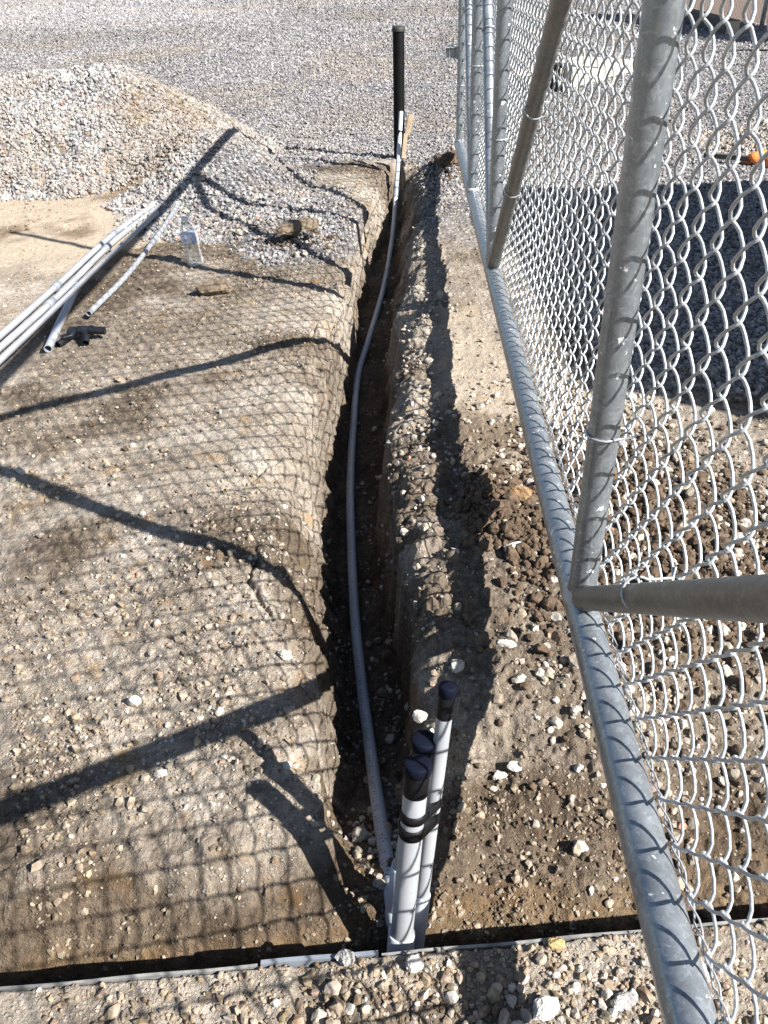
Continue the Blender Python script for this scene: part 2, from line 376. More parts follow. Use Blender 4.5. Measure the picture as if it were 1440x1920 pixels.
M_RUBBER = simple('black rubber', (.012, .012, .012), (.04, .04, .04), .7, 0, 40, .3)
M_ORANGE = simple('orange fabric', (.75, .16, .03), (.90, .30, .07), .8, 0, 30, .5, 80, .004)
M_TIMBER = simple('weathered dark timber', (.07, .06, .055), (.15, .135, .12), .9, 0, 25, .6, 60, .004)
M_TIMBER_END = simple('sawn timber end', (.50, .42, .28), (.66, .57, .41), .85, 0, 30, .4, 90, .002)
M_SLAT = simple('brown privacy fabric', (.20, .15, .125), (.28, .22, .19), .9, 0, 6, .2)
n = M_SLAT.node_tree; b = n.nodes['Principled BSDF']; tl = N(n, 'ShaderNodeBsdfTranslucent'); tl.inputs[0].default_value = (.70, .62, .57, 1)
mx = N(n, 'ShaderNodeMixShader'); mx.inputs[0].default_value = .55; n.links.new(b.outputs[0], mx.inputs[1]); n.links.new(tl.outputs[0], mx.inputs[2]); n.links.new(mx.outputs[0], n.nodes['Material Output'].inputs[0])
M_CABLE = simple('black cable', (.01, .01, .01), (.03, .03, .03), .6, 0, 20, 0)
M_STEELBOX = simple('grey painted steel', (.30, .33, .34), (.38, .41, .42), .5, 0, 8, .1)

# ------------------------------------------------------------------ the ground: one sheet, finest near the camera
def build_ground():
    ys = [.30]; 
    while ys[-1] < 7.2: 
        y = ys[-1]; ys.append(y + .0020*(.62 + .95*y + .10*y*y))
    while ys[-1] < 24: y = ys[-1]; ys.append(y + (y-6.2)*.022)
    while ys[-1] < 260: ys.append(ys[-1]*1.12)
    back = [.30]; st = .01
    while back[-1] > -60: back.append(back[-1]-st); st *= 1.35
    ys = np.array(back[::-1][:-1] + ys)
    # fan columns, denser about the trench
    u = np.concatenate([np.linspace(-1.12, -.32, 330, endpoint=False), np.linspace(-.32, .30, 400, endpoint=False), np.linspace(.30, 1.12, 300)])
    ext = 1.12*np.cumprod(np.full(26, 1.22)); u = np.concatenate([-ext[::-1], u, ext])
    yy, uu = np.meshgrid(ys, u, indexing='ij')
    wd = .36 + .50*np.clip(yy, .30, 60)
    cx = np.interp(yy, [.3, 2, 5, 8, 60], [.0, .0, .0, .0, 0.])
    xx = uu*wd + cx
    zz = height(xx, yy); g, t, m = masks(xx, yy)
    far = ss(30, 60, np.hypot(xx, yy)); zz = zz*(1-far)
    # cut faces show moist subsoil, tone deepened for shade down the trench
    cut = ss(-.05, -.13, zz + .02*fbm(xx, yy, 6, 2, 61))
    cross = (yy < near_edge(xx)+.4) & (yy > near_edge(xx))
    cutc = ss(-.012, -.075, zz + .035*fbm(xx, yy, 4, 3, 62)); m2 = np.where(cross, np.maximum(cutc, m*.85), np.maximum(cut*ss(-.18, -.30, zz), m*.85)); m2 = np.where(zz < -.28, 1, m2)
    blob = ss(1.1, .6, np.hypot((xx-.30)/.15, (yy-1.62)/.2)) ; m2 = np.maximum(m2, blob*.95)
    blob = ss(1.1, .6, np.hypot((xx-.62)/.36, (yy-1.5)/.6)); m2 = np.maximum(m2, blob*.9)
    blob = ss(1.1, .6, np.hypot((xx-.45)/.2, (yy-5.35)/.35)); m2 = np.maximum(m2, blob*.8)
    g = np.where(cut > .3, 0, g); t = np.where(cut > .3, 0, t)
    ny, nx = yy.shape
    V = np.stack([xx, yy, zz], -1).reshape(-1, 3)
    i = np.arange(ny-1)[:, None]*nx + np.arange(nx-1)[None]
    Fc = np.stack([i, i+1, i+nx+1, i+nx], -1).reshape(-1, 4)
    col = np.stack([g, t, m2, np.ones_like(g)], -1).reshape(-1, 4)
    me = fast_mesh('ground', V, Fc, 4, True, col, 'zone')
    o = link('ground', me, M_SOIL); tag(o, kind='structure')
    print('ground verts', len(V))
build_ground()

# ------------------------------------------------------------------ loose stones (uncountable): merged faceted pebbles
def ico(seed, sub=0):
    r = np.random.default_rng(seed); p = (1+5**.5)/2
    v = np.array([(-1,p,0),(1,p,0),(-1,-p,0),(1,-p,0),(0,-1,p),(0,1,p),(0,-1,-p),(0,1,-p),(p,0,-1),(p,0,1),(-p,0,-1),(-p,0,1)], float)
    f = [(0,11,5),(0,5,1),(0,1,7),(0,7,10),(0,10,11),(1,5,9),(5,11,4),(11,10,2),(10,7,6),(7,1,8),(3,9,4),(3,4,2),(3,2,6),(3,6,8),(3,8,9),(4,9,5),(2,4,11),(6,2,10),(8,6,7),(9,8,1)]
    v /= np.linalg.norm(v[0])
    if sub:
        v = list(map(tuple, v)); cache = {}
        def mid(a, b):
            k = (min(a, b), max(a, b))
            if k not in cache:
                q = (np.array(v[a])+np.array(v[b])); q /= np.linalg.norm(q); v.append(tuple(q)); cache[k] = len(v)-1
            return cache[k]
        nf = []
        for a, b, c in f:
            ab, bc, ca = mid(a, b), mid(b, c), mid(c, a); nf += [(a, ab, ca), (b, bc, ab), (c, ca, bc), (ab, bc, ca)]
        f = nf; v = np.array(v)
    # cut by random planes: crushed, angular
    for _ in range(7):
        nrm = r.normal(size=3); nrm /= np.linalg.norm(nrm); d = r.uniform(.5, .85)
        k = v @ nrm; v = v - np.where(k > d, k-d, 0)[:, None]*nrm
    v = v + r.normal(size=v.shape)*(.05 if sub else .09)
    return v, np.array(f)
def octa(seed):
    r = np.random.default_rng(seed)
    v = np.array([(1,0,0),(-1,0,0),(0,1,0),(0,-1,0),(0,0,1),(0,0,-1)], float)*r.uniform(.75, 1.15, (6, 1)) + r.normal(size=(6, 3))*.16
    f = np.array([(0,2,4),(2,1,4),(1,3,4),(3,0,4),(2,0,5),(1,2,5),(3,1,5),(0,3,5)])
    return v, f
ICO = [ico(i) for i in range(14)]; ICO2 = [ico(100+i, 1) for i in range(10)]; OCT = [octa(i) for i in range(12)]
def palette(n, kind):
    r = rng.random(n)
    if kind == 'clean':
        base = np.where(r[:, None] < .46, [.36, .352, .35], np.where(r[:, None] < .86, [.17, .17, .185], np.where(r[:, None] < .988, [.46, .41, .34], [.42, .17, .11])))
    elif kind == 'yard':
        base = np.where(r[:, None] < .35, [.30, .295, .305], np.where(r[:, None] < .90, [.145, .143, .156], [.26, .23, .20]))
    elif kind == 'soil':
        base = np.where(r[:, None] < .34, [.54, .51, .47], np.where(r[:, None] < .74, [.31, .262, .21], np.where(r[:, None] < .985, [.40, .36, .31], [.44, .22, .14])))
    else:  # crumbs
        base = np.where(r[:, None] < .5, [.20, .145, .095], [.30, .235, .165])
    return np.clip(ALB*base*rng.uniform(.68, 1.3, (n, 1)) + rng.normal(size=(n, 3))*.005, .02, .8)
def scatter(name, pts, sizes, kind, shapes, mat, label, cat, sink=.3, zfun=True, flat=(.55, .9), earthy=None, tone=None):
    n = len(pts); Z = height(pts[:, 0], pts[:, 1]) if pts.shape[1] == 2 else pts[:, 2]
    which = rng.integers(0, len(shapes), n); cols = palette(n, kind)
    if earthy is not None: e = earthy(pts[:, 0], pts[:, 1])[:, None]*.72; cols = cols*(1-e) + e*np.array([.165, .128, .09])
    if tone is not None: cols = cols*tone(pts[:, 0], pts[:, 1])[:, None]
    V = []; Fs = []; C = []; base = 0
    for k, (sv, sf) in enumerate(shapes):
        idx = np.nonzero(which == k)[0]; m = len(idx)
        if not m: continue
        sc = np.stack([np.ones(m), rng.uniform(.6, 1, m), rng.uniform(*flat, m)], 1)*sizes[idx, None]
        q = rng.normal(size=(m, 4))*np.array([1, .35, .35, 1.0]); q /= np.linalg.norm(q, axis=1)[:, None]
        w, x, y, z = q.T
        R = np.stack([1-2*(y*y+z*z), 2*(x*y-z*w), 2*(x*z+y*w), 2*(x*y+z*w), 1-2*(x*x+z*z), 2*(y*z-x*w), 2*(x*z-y*w), 2*(y*z+x*w), 1-2*(x*x+y*y)], 1).reshape(m, 3, 3)
        P = np.einsum('nij,nkj->nki', R, sv[None]*sc[:, None, :])
        P[:, :, 0] += pts[idx, 0][:, None]; P[:, :, 1] += pts[idx, 1][:, None]
        P[:, :, 2] += (Z[idx] + sizes[idx]*sc[:, 2]/sizes[idx]*(1-2*(sink+rng.uniform(-.15, .22, m))))[:, None]
        V.append(P.reshape(-1, 3)); Fs.append((sf[None] + base + np.arange(m)[:, None, None]*len(sv)).reshape(-1, 3)); base += m*len(sv)
        C.append(np.repeat(cols[idx], len(sv), 0))
    V = np.concatenate(V); Fs = np.concatenate(Fs); C = np.concatenate(C); C = np.concatenate([C, np.ones((len(C), 1))], 1)
    me = fast_mesh(name, V, Fs, 3, False, C); o = link(name, me, mat)
    tag(o, label, cat, kind='stuff'); print(name, n)
    return o
def fan(n, y0, y1, p=1.0, k=1.08):
    """points spread over the strip of ground the camera could see, denser close by"""
    y = y0 + (y1-y0)*rng.random(n)**p; hw = (.22 + .43*y)*k
    x = (rng.random(n)*2-1)*hw
    return x, y
def sizes_ln(n, med, sg, lo, hi): return np.clip(np.exp(rng.normal(math.log(med), sg, n)), lo, hi)
# pebbles in the soil
x, y = fan(50000, .30, 5.6, 1.25); g, t, m = masks(x, y)
dens = np.where((y > near_edge(x)) & (y < near_edge(x)+.24), .45, 1)*np.clip(.14 + .8*fbm(x, y, 3.2, 3, 71), .05, 1)*(1-.75*t)*np.where((y < near_edge(x)) & (x < -.12), .25, 1)*(1-.75*ss(1.1, .7, np.hypot((x-.27)/.16, (y-1.18)/.30))); keep = rng.random(len(x)) < dens
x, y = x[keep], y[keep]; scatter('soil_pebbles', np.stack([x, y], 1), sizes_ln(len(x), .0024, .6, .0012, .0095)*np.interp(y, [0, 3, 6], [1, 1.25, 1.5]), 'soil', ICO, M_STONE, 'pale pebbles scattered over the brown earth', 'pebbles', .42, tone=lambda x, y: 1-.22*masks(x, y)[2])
x, y = fan(60000, .30, 5.6, 1.5); keep = rng.random(len(x)) < np.clip(.5+.8*fbm(x, y, 5, 3, 77), .1, 1); x, y = x[keep], y[keep]
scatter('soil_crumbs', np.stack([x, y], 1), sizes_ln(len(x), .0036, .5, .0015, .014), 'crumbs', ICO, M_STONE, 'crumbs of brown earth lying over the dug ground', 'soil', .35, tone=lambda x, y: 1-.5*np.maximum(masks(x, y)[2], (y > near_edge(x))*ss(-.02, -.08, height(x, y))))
# bigger broken stones in drifts
P = []
for cx, cy, rx, ry, n in ((.42,1.02,.16,.16,210), (.28,.50,.24,.10,260), (-.05,.47,.15,.08,60), (.70,1.6,.35,.6,700), (.55,2.2,.25,.35,350), (.30,1.75,.1,.12,60), (-.42,1.5,.3,.25,70), (-.35,1.0,.25,.15,40),
                          (-.02,.86,.09,.10,120), (.0,1.6,.08,.9,160), (.06,3.2,.06,.8,60), (-.9,1.9,.4,.3,60), (.5,.8,.2,.2,40), (.2,3.6,.12,1.2,160), (.12,2.2,.07,.8,90), (.95,1.2,.35,.4,300)):
    P.append(np.stack([cx+rng.normal(size=n)*rx*.55, cy+rng.normal(size=n)*ry*.55], 1))
P = np.concatenate(P); P = P[(P[:, 1] > .3)]
bad = (np.abs(P[:, 1]-near_edge(P[:, 0])) < .016); P = P[~bad]
scatter('broken_stones', P, sizes_ln(len(P), .0074, .42, .0035, .018)*np.where(P[:, 1] < near_edge(P[:, 0]), .82, 1), 'soil', ICO2, M_STONE, 'broken pale stones in drifts on the dug earth', 'stones', .25)
# heap gravel and its spill
n = 165000; x = rng.uniform(-4.6, .1, n); y = rng.uniform(3.6, 7.4, n)
hx = np.clip(x, -4.2, -1.72); d = np.hypot(x-hx, y-6.15); onheap = ss(1.12, 1.0, d + .05*noise(x*9, y*9, 3))
hz = (.60-.56*d)
g, t, m = masks(x, y); onspill = g*ss(5.7, 5.3, y)
inview = np.abs(x) < (.25+.50*y)
keep = (rng.random(n) < np.maximum(onheap, onspill*np.clip(.48+.5*fbm(x, y, 3.5, 3, 99), .12, .8))) & inview & (x < TX(y, TXL)+.02)
x, y = x[keep], y[keep]
scatter('heap_gravel', np.stack([x, y], 1), sizes_ln(len(x), .0112, .32, .005, .023), 'clean', ICO, M_STONE2, 'pale crushed gravel covering the heap at upper left', 'gravel', .28, flat=(.6, .95), earthy=lambda x, y: ss(1.25, .5, np.hypot((x+1.32)/.40, (y-5.85)/.75) + .35*fbm(x, y, 3, 3, 88)) + .6*ss(-.1, .5, fbm(x, y, 4, 3, 89) + .55*(x > -1.0)))
# yard gravel
n = 270000; x, y = fan(n, 4.6, 46, 2.1, 1.05); g, t, m = masks(x, y); keep = (g > .4*rng.random(n)+.3) & (np.hypot(x-np.clip(x, -4.2, -1.72), y-6.15) > 1.0) & ~((x > -1.7) & (x < .1) & (y < 5.3)); x, y = x[keep], y[keep]
scatter('yard_gravel', np.stack([x, y], 1), sizes_ln(len(x), .0098, .28, .004, .019)*np.interp(y, [4, 8, 15, 30, 46], [1., 1.15, 1.9, 3.6, 5.5]), 'yard', OCT, M_STONE2, 'grey crushed gravel spread over the yard behind', 'gravel', .3, earthy=lambda x, y: .75*ss(.1, .9, fbm(x, y, .55, 4, 95)) + .6*ss(1, .3, np.hypot((x-.2)/1.2, (y-7.6)/1.3)+.3*fbm(x, y, 2, 2, 96)), tone=lambda x, y: np.clip(.93 + .30*fbm(x, y, .22, 3, 97) - .22*ss(.35, .1, np.abs(x-1.2-.12*y+.2*noise(x*.4, y*.4, 3))) - .22*ss(.35, .1, np.abs(x+.5-.12*y+.2*noise(x*.4, y*.4, 3))) + .25*ss(14, 30, y), .6, 1.5))
n = 70000; x = rng.uniform(.5, 3.2, n); y = rng.uniform(2.0, 6.2, n); g, t, m = masks(x, y); keep = (g > .5*rng.random(n)+.2) & (x < .3+.52*y); x, y = x[keep], y[keep]
scatter('gate_gravel', np.stack([x, y], 1), sizes_ln(len(x), .0095, .3, .005, .018), 'yard', ICO, M_STONE2, 'grey crushed gravel lying beyond the gate mesh', 'gravel', .3)
# far-right little heap
n = 4000; a = rng.uniform(0, 6.28, n); r = np.sqrt(rng.random(n))*.6; x = 2.75+r*np.cos(a)*.9; y = 5.9+r*np.sin(a)*.9
scatter('spilled_gravel', np.stack([x, y], 1), sizes_ln(n, .013, .3, .006, .024), 'soil', ICO, M_STONE, 'small brownish spill of gravel behind the orange bag', 'gravel', .3)
# dark crumbly spoil
P = []
for cx, cy, rx, ry, n in ((.29,1.62,.09,.15,900), (.47,5.35,.12,.28,900), (.62,1.5,.3,.45,3600), (.36,1.40,.07,.12,250), (-.33,3.96,.14,.10,300), (.18,1.0,.08,.2,20)):
    P.append(np.stack([cx+rng.normal(size=n)*rx*.6, cy+rng.normal(size=n)*ry*.6], 1))
P = np.concatenate(P)
scatter('dark_spoil', P, sizes_ln(len(P), .0065, .5, .002, .022), 'crumbs', ICO2, M_CLOD, 'dark crumbly spoil dug out beside the trench and gate', 'soil', .25)

def gz(x, y): return float(height(np.array([float(x)]), np.array([float(y)]))[0])

# ------------------------------------------------------------------ chain link gate
Z0, Z1 = .185, 1.585
def gx(y): return .339 + .0451*(y-1.084)
YP = [-.62, 1.084, 2.896, 4.02, 5.23]
def gp(y, z, dx=0): return Vector((gx(y)+dx, y, z))
gate = empty('chain_link_gate', (gx(5.23), 5.23, Z0-.03), 'long galvanised chain link gate frame running away from the camera beside the trench', 'gate')
RR, RP, RB = .0285, .0238, .0205
MB().tube([gp(-.65, Z0), gp(1, Z0), gp(2.9, Z0), gp(5.25, Z0)], RR, 28).build('bottom_rail', M_GALV, gate)
MB().tube([gp(-.65, Z1), gp(2.9, Z1), gp(5.25, Z1)], RR*.85, 20).build('top_rail', M_GALV, gate)
for i, y in enumerate(YP):
    r = RP if i < 4 else .020
    # weld bead at the foot
    m = MB().tube([gp(y, Z0+.02), gp(y, Z0+.032), gp(y, Z0+.04), gp(y, Z1*.5), gp(y, Z1)], [r*1.14, r*1.10, r, r, r], 24)
    p = m.build('post', M_POST, gate)
    MB().tube([gp(y, Z0+.012), gp(y, Z0+.020), gp(y, Z0+.030), gp(y, Z0+.036)], [r*1.28, r*1.30, r*1.17, r*1.02], 24).build('weld', M_ZINC, p)
for a, b in ((1, 0), (2, 1), (2, 3), (3, 4)):
    ya, yb = YP[a], YP[b]; s_ = 1 if yb > ya else -1
    A = gp(ya+s_*.03, Z0+.035); B = gp(yb-s_*(.10 if s_ < 0 else .02), Z1-.02)
    d = (B-A).normalized()
    MB().tube([A, A+d*.02, A+d*.03, A.lerp(B, .5), B], [RB*1.12, RB*1.1, RB, RB, RB], 24).build('brace', M_GALV_SHADED if s_ < 0 else M_GALV, gate)  # braces leaning towards the camera get the shaded copy
# thinner unseen extension of the post above the top rail, inferred from its shadow
MB().tube([gp(2.896, Z1), gp(2.896, 2.24)], .016, 14).build('pole_extension', M_GALV, gate)
# latch bracket on the far end post
lb = MB(); ly, lz = 5.25, .665; lx = gx(ly)
for dz in (-.028, .028): lb.box((lx-.045, ly, lz+dz), (.15, .035, .004))
lb.box((lx-.118, ly, lz), (.004, .035, .052)); lb.box((lx-.065, ly+.0185, lz), (.104, .002, .050)); lb.box((lx-.03, ly-.0185, lz), (.05, .002, .058)); lb.box((lx-.0, ly-.02, lz), (.06, .004, .05)); lb.tube([(lx-.09, ly, lz-.035), (lx-.09, ly, lz+.035)], .006, 10)
lb.v = [(a+.028, b, c) for a, b, c in lb.v]; lb.build('latch_bracket', M_WIRE, gate)
# woven mesh: each wire a flattened zigzag spiral hooked into the next
def mesh_fabric(x_of_y, y0, y1, z0, z1, hw, hv, r, thick, ns, name, mat, parent, sides=6, tail=True):
    V = []; Fq = []; base = 0
    nw = int((y1-y0)/(hw/2)); nhalf = int((z1-z0)/(hv/2))
    # one half period: knuckle ... straight ... knuckle
    for k in range(nw):
        yc = y0 + (k+.5)*hw/2; par = k % 2
        pts = []
        jy, jz = rng.normal()*.0006, rng.normal()*.0012
        for i in range(nhalf+1):
            side = 1 if (i+par) % 2 else -1
            zc = z0 + i*hv/2
            # bend point around which the wire turns, passing from back to front
            for q, (a, bz, c) in enumerate(((.93, -.10, side), (1.06, -.035, side*.45), (1.10, 0, 0), (1.06, .035, -side*.45), (.93, .10, -side))):
                yy = yc + side*(hw/4)*a + jy; zz = zc + bz*hv/2*1.0 + jz
                ox = c*thick
                if i == 0 and q < 2 and tail: zz = zc - .012*(2-q)*.6; yy = yc + side*(hw/4)*(1+.10*(2-q)); ox = side*thick*.5
                if i == nhalf and q > 2: continue
                if i == 0 and q < 2 and not tail: continue
                pts.append((x_of_y(yy) + ox, yy, zz))
            if i < nhalf:
                # mid points give the straight its slight bow, on one face of the cloth
                for tt in (.26, .5, .74):
                    pts.append((x_of_y(yc) - side*(thick+.0042*math.sin(math.pi*tt)), yc + side*(hw/4)*(1-2*tt)*(1+.22*math.sin(2*math.pi*tt if tt < .5 else 2*math.pi*(1-tt))), zc + tt*hv/2))
        P = np.array(pts); T = np.gradient(P, axis=0); T /= np.linalg.norm(T, axis=1)[:, None]
        A = np.cross(T, np.array([1., 0, 0])); A /= np.linalg.norm(A, axis=1)[:, None]; B = np.cross(T, A)
        an = np.arange(sides)*2*math.pi/sides
        R = P[:, None] + r*(A[:, None]*np.cos(an)[None, :, None] + B[:, None]*np.sin(an)[None, :, None])
        m = len(P); V.append(R.reshape(-1, 3))
        i = np.arange(m-1)[:, None]*sides + np.arange(sides)[None]; j = np.arange(m-1)[:, None]*sides + (np.arange(sides)[None]+1) % sides
        Fq.append(np.stack([i, j, j+sides, i+sides], -1).reshape(-1, 4) + base); base += m*sides
    V = np.concatenate(V); Fq = np.concatenate(Fq)
    off = np.array(parent.location) if parent else 0
    me = fast_mesh(name, V-off, Fq, 4, True); return link(name, me, mat, parent)
WOFF = RR + .0085
fab = mesh_fabric(lambda y: gx(y)+WOFF, -.62, 5.24, Z0+.012, Z1+.02, 0.068, .083, .0021, .0042, 1, 'chain_link_mesh', M_WIRE, gate, 7)
tw = MB()
for ph in (0, math.pi):
    tw.tube([gp(y, Z0+.014 + .0035*math.sin(y*95+ph), WOFF-.004 + .0035*math.cos(y*95+ph)) for y in np.arange(-.6, 5.2, .012)], .0014, 5)
tw.build('tension_wire', M_WIRE, gate)
tw = MB(); tw.tube([gp(-.6, Z1, WOFF), gp(5.2, Z1, WOFF)], .002, 6); tw.build('tension_wire', M_WIRE, gate)
def tie(axis_pt, axis_dir, r, tailv, wr=.0019):
    ax = Vector(axis_dir).normalized(); a = ax.cross(Vector((1, 0, 0))).normalized(); b = Vector((1, 0, 0)); b = (b-ax*b.dot(ax)).normalized()
    c = Vector(axis_pt); pts = []
    e0 = c + b*(WOFF+.008) + a*.012
    pts += [e0 + a*.022 + b*.004, e0 + a*.008]
    for k in range(13):
        t = -.42*math.pi + 1.84*math.pi*k/12 + math.pi*.0
        ang = math.pi*.30 + (2*math.pi-.6*math.pi)*k/12
        pts.append(c + (b*math.cos(ang) + a*math.sin(ang))*(r+.0022) + ax*(.004*k/12))
    pts += [c + b*(WOFF+.006) - a*.014 + ax*.004, c + b*(WOFF+.008) - a*.045*tailv + ax*.012]
    return MB().tube(pts, wr, 7)
for y, z in ((1.084, .52), (1.084, 1.15), (2.896, .62), (2.896, 1.05), (4.02, .72), (4.02, 1.2), (-.65, .9), (5.23, .5)):
    tie(gp(y, z), (0.02, 0.0, 1), RP if y < 5 else .02, .4).build('tie_wire', M_WIRE, gate)
for a, b, t in ((1, 0, .165), (1, 0, .5), (2, 1, .12), (2, 1, .26), (2, 1, .45), (2, 1, .7), (2, 3, .5), (3, 4, .5)):
    A = gp(YP[a], Z0+.035); B = gp(YP[b], Z1-.02); tie(A.lerp(B, t), (B-A), RB, 1.0).build('tie_wire', M_WIRE, gate)
# ------------------------------------------------------------------ conduit lying in the trench
def smooth_path(P, n=8):
    P = [Vector(p) for p in P]; P = [P[0]*2-P[1]] + P + [P[-1]*2-P[-2]]; out = []
    for i in range(1, len(P)-2):
        for k in range(n):
            t = k/n; a, b, c, d = P[i-1:i+3]
            out.append(.5*((2*b) + (c-a)*t + (2*a-5*b+4*c-d)*t*t + (3*b-a-3*c+d)*t**3))
    out.append(P[-2]); return out
def print_marks(path, r, s0, s1, side, mat, parent, step=.0105):
    """rows of small printed strokes along a conduit (the printing itself is too small to read)"""
    L = [0]; 
    for i in range(1, len(path)): L.append(L[-1] + (path[i]-path[i-1]).length)
    mb = MB(); s = s0; rr = np.random.default_rng(5)
    while s < s1:
        i = min(max(int(np.searchsorted(L, s)), 1), len(path)-1); t = (s-L[i-1])/(L[i]-L[i-1]); p = path[i-1].lerp(path[i], t); d = (path[i]-path[i-1]).normalized()
        w = Vector(side); w = (w-d*w.dot(d)).normalized(); u = d.cross(w)
        hgt = .0046; wd = step*.42*rr.uniform(.6, 1.2)
        if rr.random() > .14:
            for a0, a1, b0, b1 in (((-1, -.7, -1, 1), (.7, 1, -1, 1), (-1, 1, -1, -.6)), ((-1, -.6, -1, 1), (-1, 1, .6, 1)), ((-1, 1, -.25, .15), (-1, -.65, -1, 1), (.65, 1, -1, 1)), ((-.2, .2, -1, 1), (-1, 1, .6, 1)))[rr.integers(0, 4)]:
                ns = max(1, int((b1-b0)/.34)); q = []
                for e in range(ns+1):
                    ang = (b0+(b1-b0)*e/ns)*hgt/r
                    for aa in (a0, a1): q.append(p + d*(aa*wd*.5) + (w*math.cos(ang) + u*math.sin(ang))*(r+.0005))
                mb.add(q, [(2*e, 2*e+1, 2*e+3, 2*e+2) for e in range(ns)], False)
        s += step
    if mb.v: mb.build('marking', mat, parent)
M_INK = simple('faded blue grey ink', (.04, .055, .12), (.07, .09, .18), .6, 0, 60, 0)
path = smooth_path([(.196, 5.6, .32), (.172, 5.45, .11), (.144, 5.292, -.10), (.118, 5.05, -.235), (.075, 4.6, -.305), (.026, 4.088, -.318), (-.045, 3.53, -.328), (-.088, 3.19, -.332), (-.105, 2.716, -.335), (-.11, 2.339, -.335), (-.104, 2.03, -.335), (-.089, 1.661, -.333), (-.067, 1.371, -.325), (-.053, 1.223, -.30), (-.041, 1.076, -.25), (-.023, .874, -.165), (-.009, .723, -.098), (-.004, .675, -.10), (-.002, .655, -.15), (-.001, .65, -.30)])
c = MB().tube(path, .0134, 20, hollow=.8).build('long_conduit', M_PVC, None)
tag(c, 'long thin grey plastic conduit snaking along the bottom of the trench', 'conduit')
M_PVC_B = simple('blue grey pvc conduit', (.46, .49, .53), (.54, .57, .61), .4, 0, 9, .05, 300, .0004, .5)
c.data.materials[0] = M_PVC_B
MB().tube([(.150, 5.325, -.06), (.138, 5.262, -.135)], .0168, 20).build('coupling', M_PVC_D, c)
print_marks(path, .0134, 3.0, 5.2, (-.25, -.3, .9), M_INK, c)
i0 = [i for i, p in enumerate(path) if p.y < 1.22][0]
# ------------------------------------------------------------------ capped conduit stubs
stubs = []
def stub(top, foot, r, caplen, label, whitem, tapebands=(), cupz=None):
    top, foot = Vector(top), Vector(foot); d = (foot-top).normalized(); bot = foot + d*((foot.z+.335)/-d.z)
    root = empty('conduit_stub', bot, label, 'conduit', 'capped conduit stubs')
    a = top + d*caplen
    MB().tube([a - d*.002, foot, bot], r, 28).build('pipe', whitem, root)
    cap = MB().tube([top-d*.0016, top-d*.0014, top-d*.0010, top+d*.0002, top+d*.0018, top+d*.014, top+d*.0145], [r*.05, r*.55, r*.92, r*1.10, r*1.14, r*1.14, r*1.06], 28).build('end_cap', M_NAVY, root)
    MB().tube([top+d*.0145, a], r*1.045, 28).build('tape', M_TAPE, root)
    for s, w in tapebands:
        MB().tube([top+d*s, top+d*(s+w)], r*1.06, 28, cap=True).build('tape', M_TAPE, root)
    if cupz is not None:
        c0 = top + d*((cupz-top.z)/d.z)
        MB().tube([c0, c0+d*.001, c0+d*.05, bot], [r*1.16, r*1.22, r*1.22, r*1.20], 28).build('coupling', M_PVC_B, root)
    return root, top, d
P1 = stub((.033, .70, .252), (.002, .635, -.078), .0165, .050, 'front stub of the three, black taped top and two black bands around it', M_PVC_W, (), -.055)
P2 = stub((.045, .745, .246), (.002, .700, -.077), .0165, .050, 'short stub half hidden behind the front one, domed navy cap, left of the tall stub', M_PVC_W, (), .0)
P3 = stub((.077, .760, .332), (.030, .672, -.087), .0110, .050, 'tallest and thinnest stub, slanting up right of the other two', M_PVC_W, (), -.03)
# two tape bands lashing the front and tall stubs together
def lash(zc, w, tilt, label):
    def at(P, z): return P[1] + P[2]*((z-P[1].z)/P[2].z)
    A = at(P1, zc); B = at(P3, zc+tilt); ax = (-P1[2]).normalized(); r1, r2 = .0181, .0126
    AB = (B-A); AB -= ax*AB.dot(ax); u = AB.normalized(); vv = ax.cross(u)
    ring = []
    for k in range(17): t = math.pi/2 + math.pi*k/16; ring.append(A + (u*math.cos(t)+vv*math.sin(t))*r1)
    for k in range(17): t = -math.pi/2 + math.pi*k/16; ring.append(B + (u*math.cos(t)+vv*math.sin(t))*r2)
    n = len(ring); out = [p + ax*w for p in ring]
    inn = [(p-(A if i < 17 else B))*.985 + (A if i < 17 else B) for i, p in enumerate(ring)]; inn2 = [p+ax*w for p in inn]
    v = ring + out + inn + inn2; f = []
    for k in range(n):
        j = (k+1) % n; f += [(k, j, n+j, n+k), (2*n+k, 3*n+k, 3*n+j, 2*n+j), (n+k, n+j, 3*n+j, 3*n+k), (k, 2*n+k, 2*n+j, j)]
    MB().add(v, f, True).build('lashing_tape', M_TAPE, P1[0])
lash(.160, .015, -.022, ''); lash(.132, .019, -.022, '')

# ------------------------------------------------------------------ edging strips lining the near wall of the cross trench
def strip(x0, x1, mat, label, dy=0, top=.004, th=.0038):
    mb = MB(); n = max(2, int((x1-x0)/.03)); pts = []
    for k in range(n+1):
        x = x0+(x1-x0)*k/n; y = near_edge(x)-.001+dy; zt = top + .0015*math.sin(x*31)
        pts += [(x, y-th/2, -.33), (x, y-th/2, zt), (x, y+th/2, zt), (x, y+th/2, -.33)]
    f = []
    for k in range(n):
        for a in range(4): b = (a+1) % 4; f.append((k*4+a, (k+1)*4+a, (k+1)*4+b, k*4+b))
    f += [(0, 1, 2, 3), (n*4+3, n*4+2, n*4+1, n*4)]
    o = mb.add(pts, f, False).build('edging_strip', mat, None); tag(o, label, 'edging', 'edging strips'); return o
strip(-1.3, -.195, M_SHEET, 'thin pale edging strip along the near trench wall at lower left', 0, .002)
strip(-.19, -.03, M_SHEET_B, 'short blue grey edging strip left of the stub feet', .001, .006, .006)
strip(-.025, 1.2, M_SHEET, 'thin dusty edging strip along the near trench wall at lower right', 0, .000, .004)

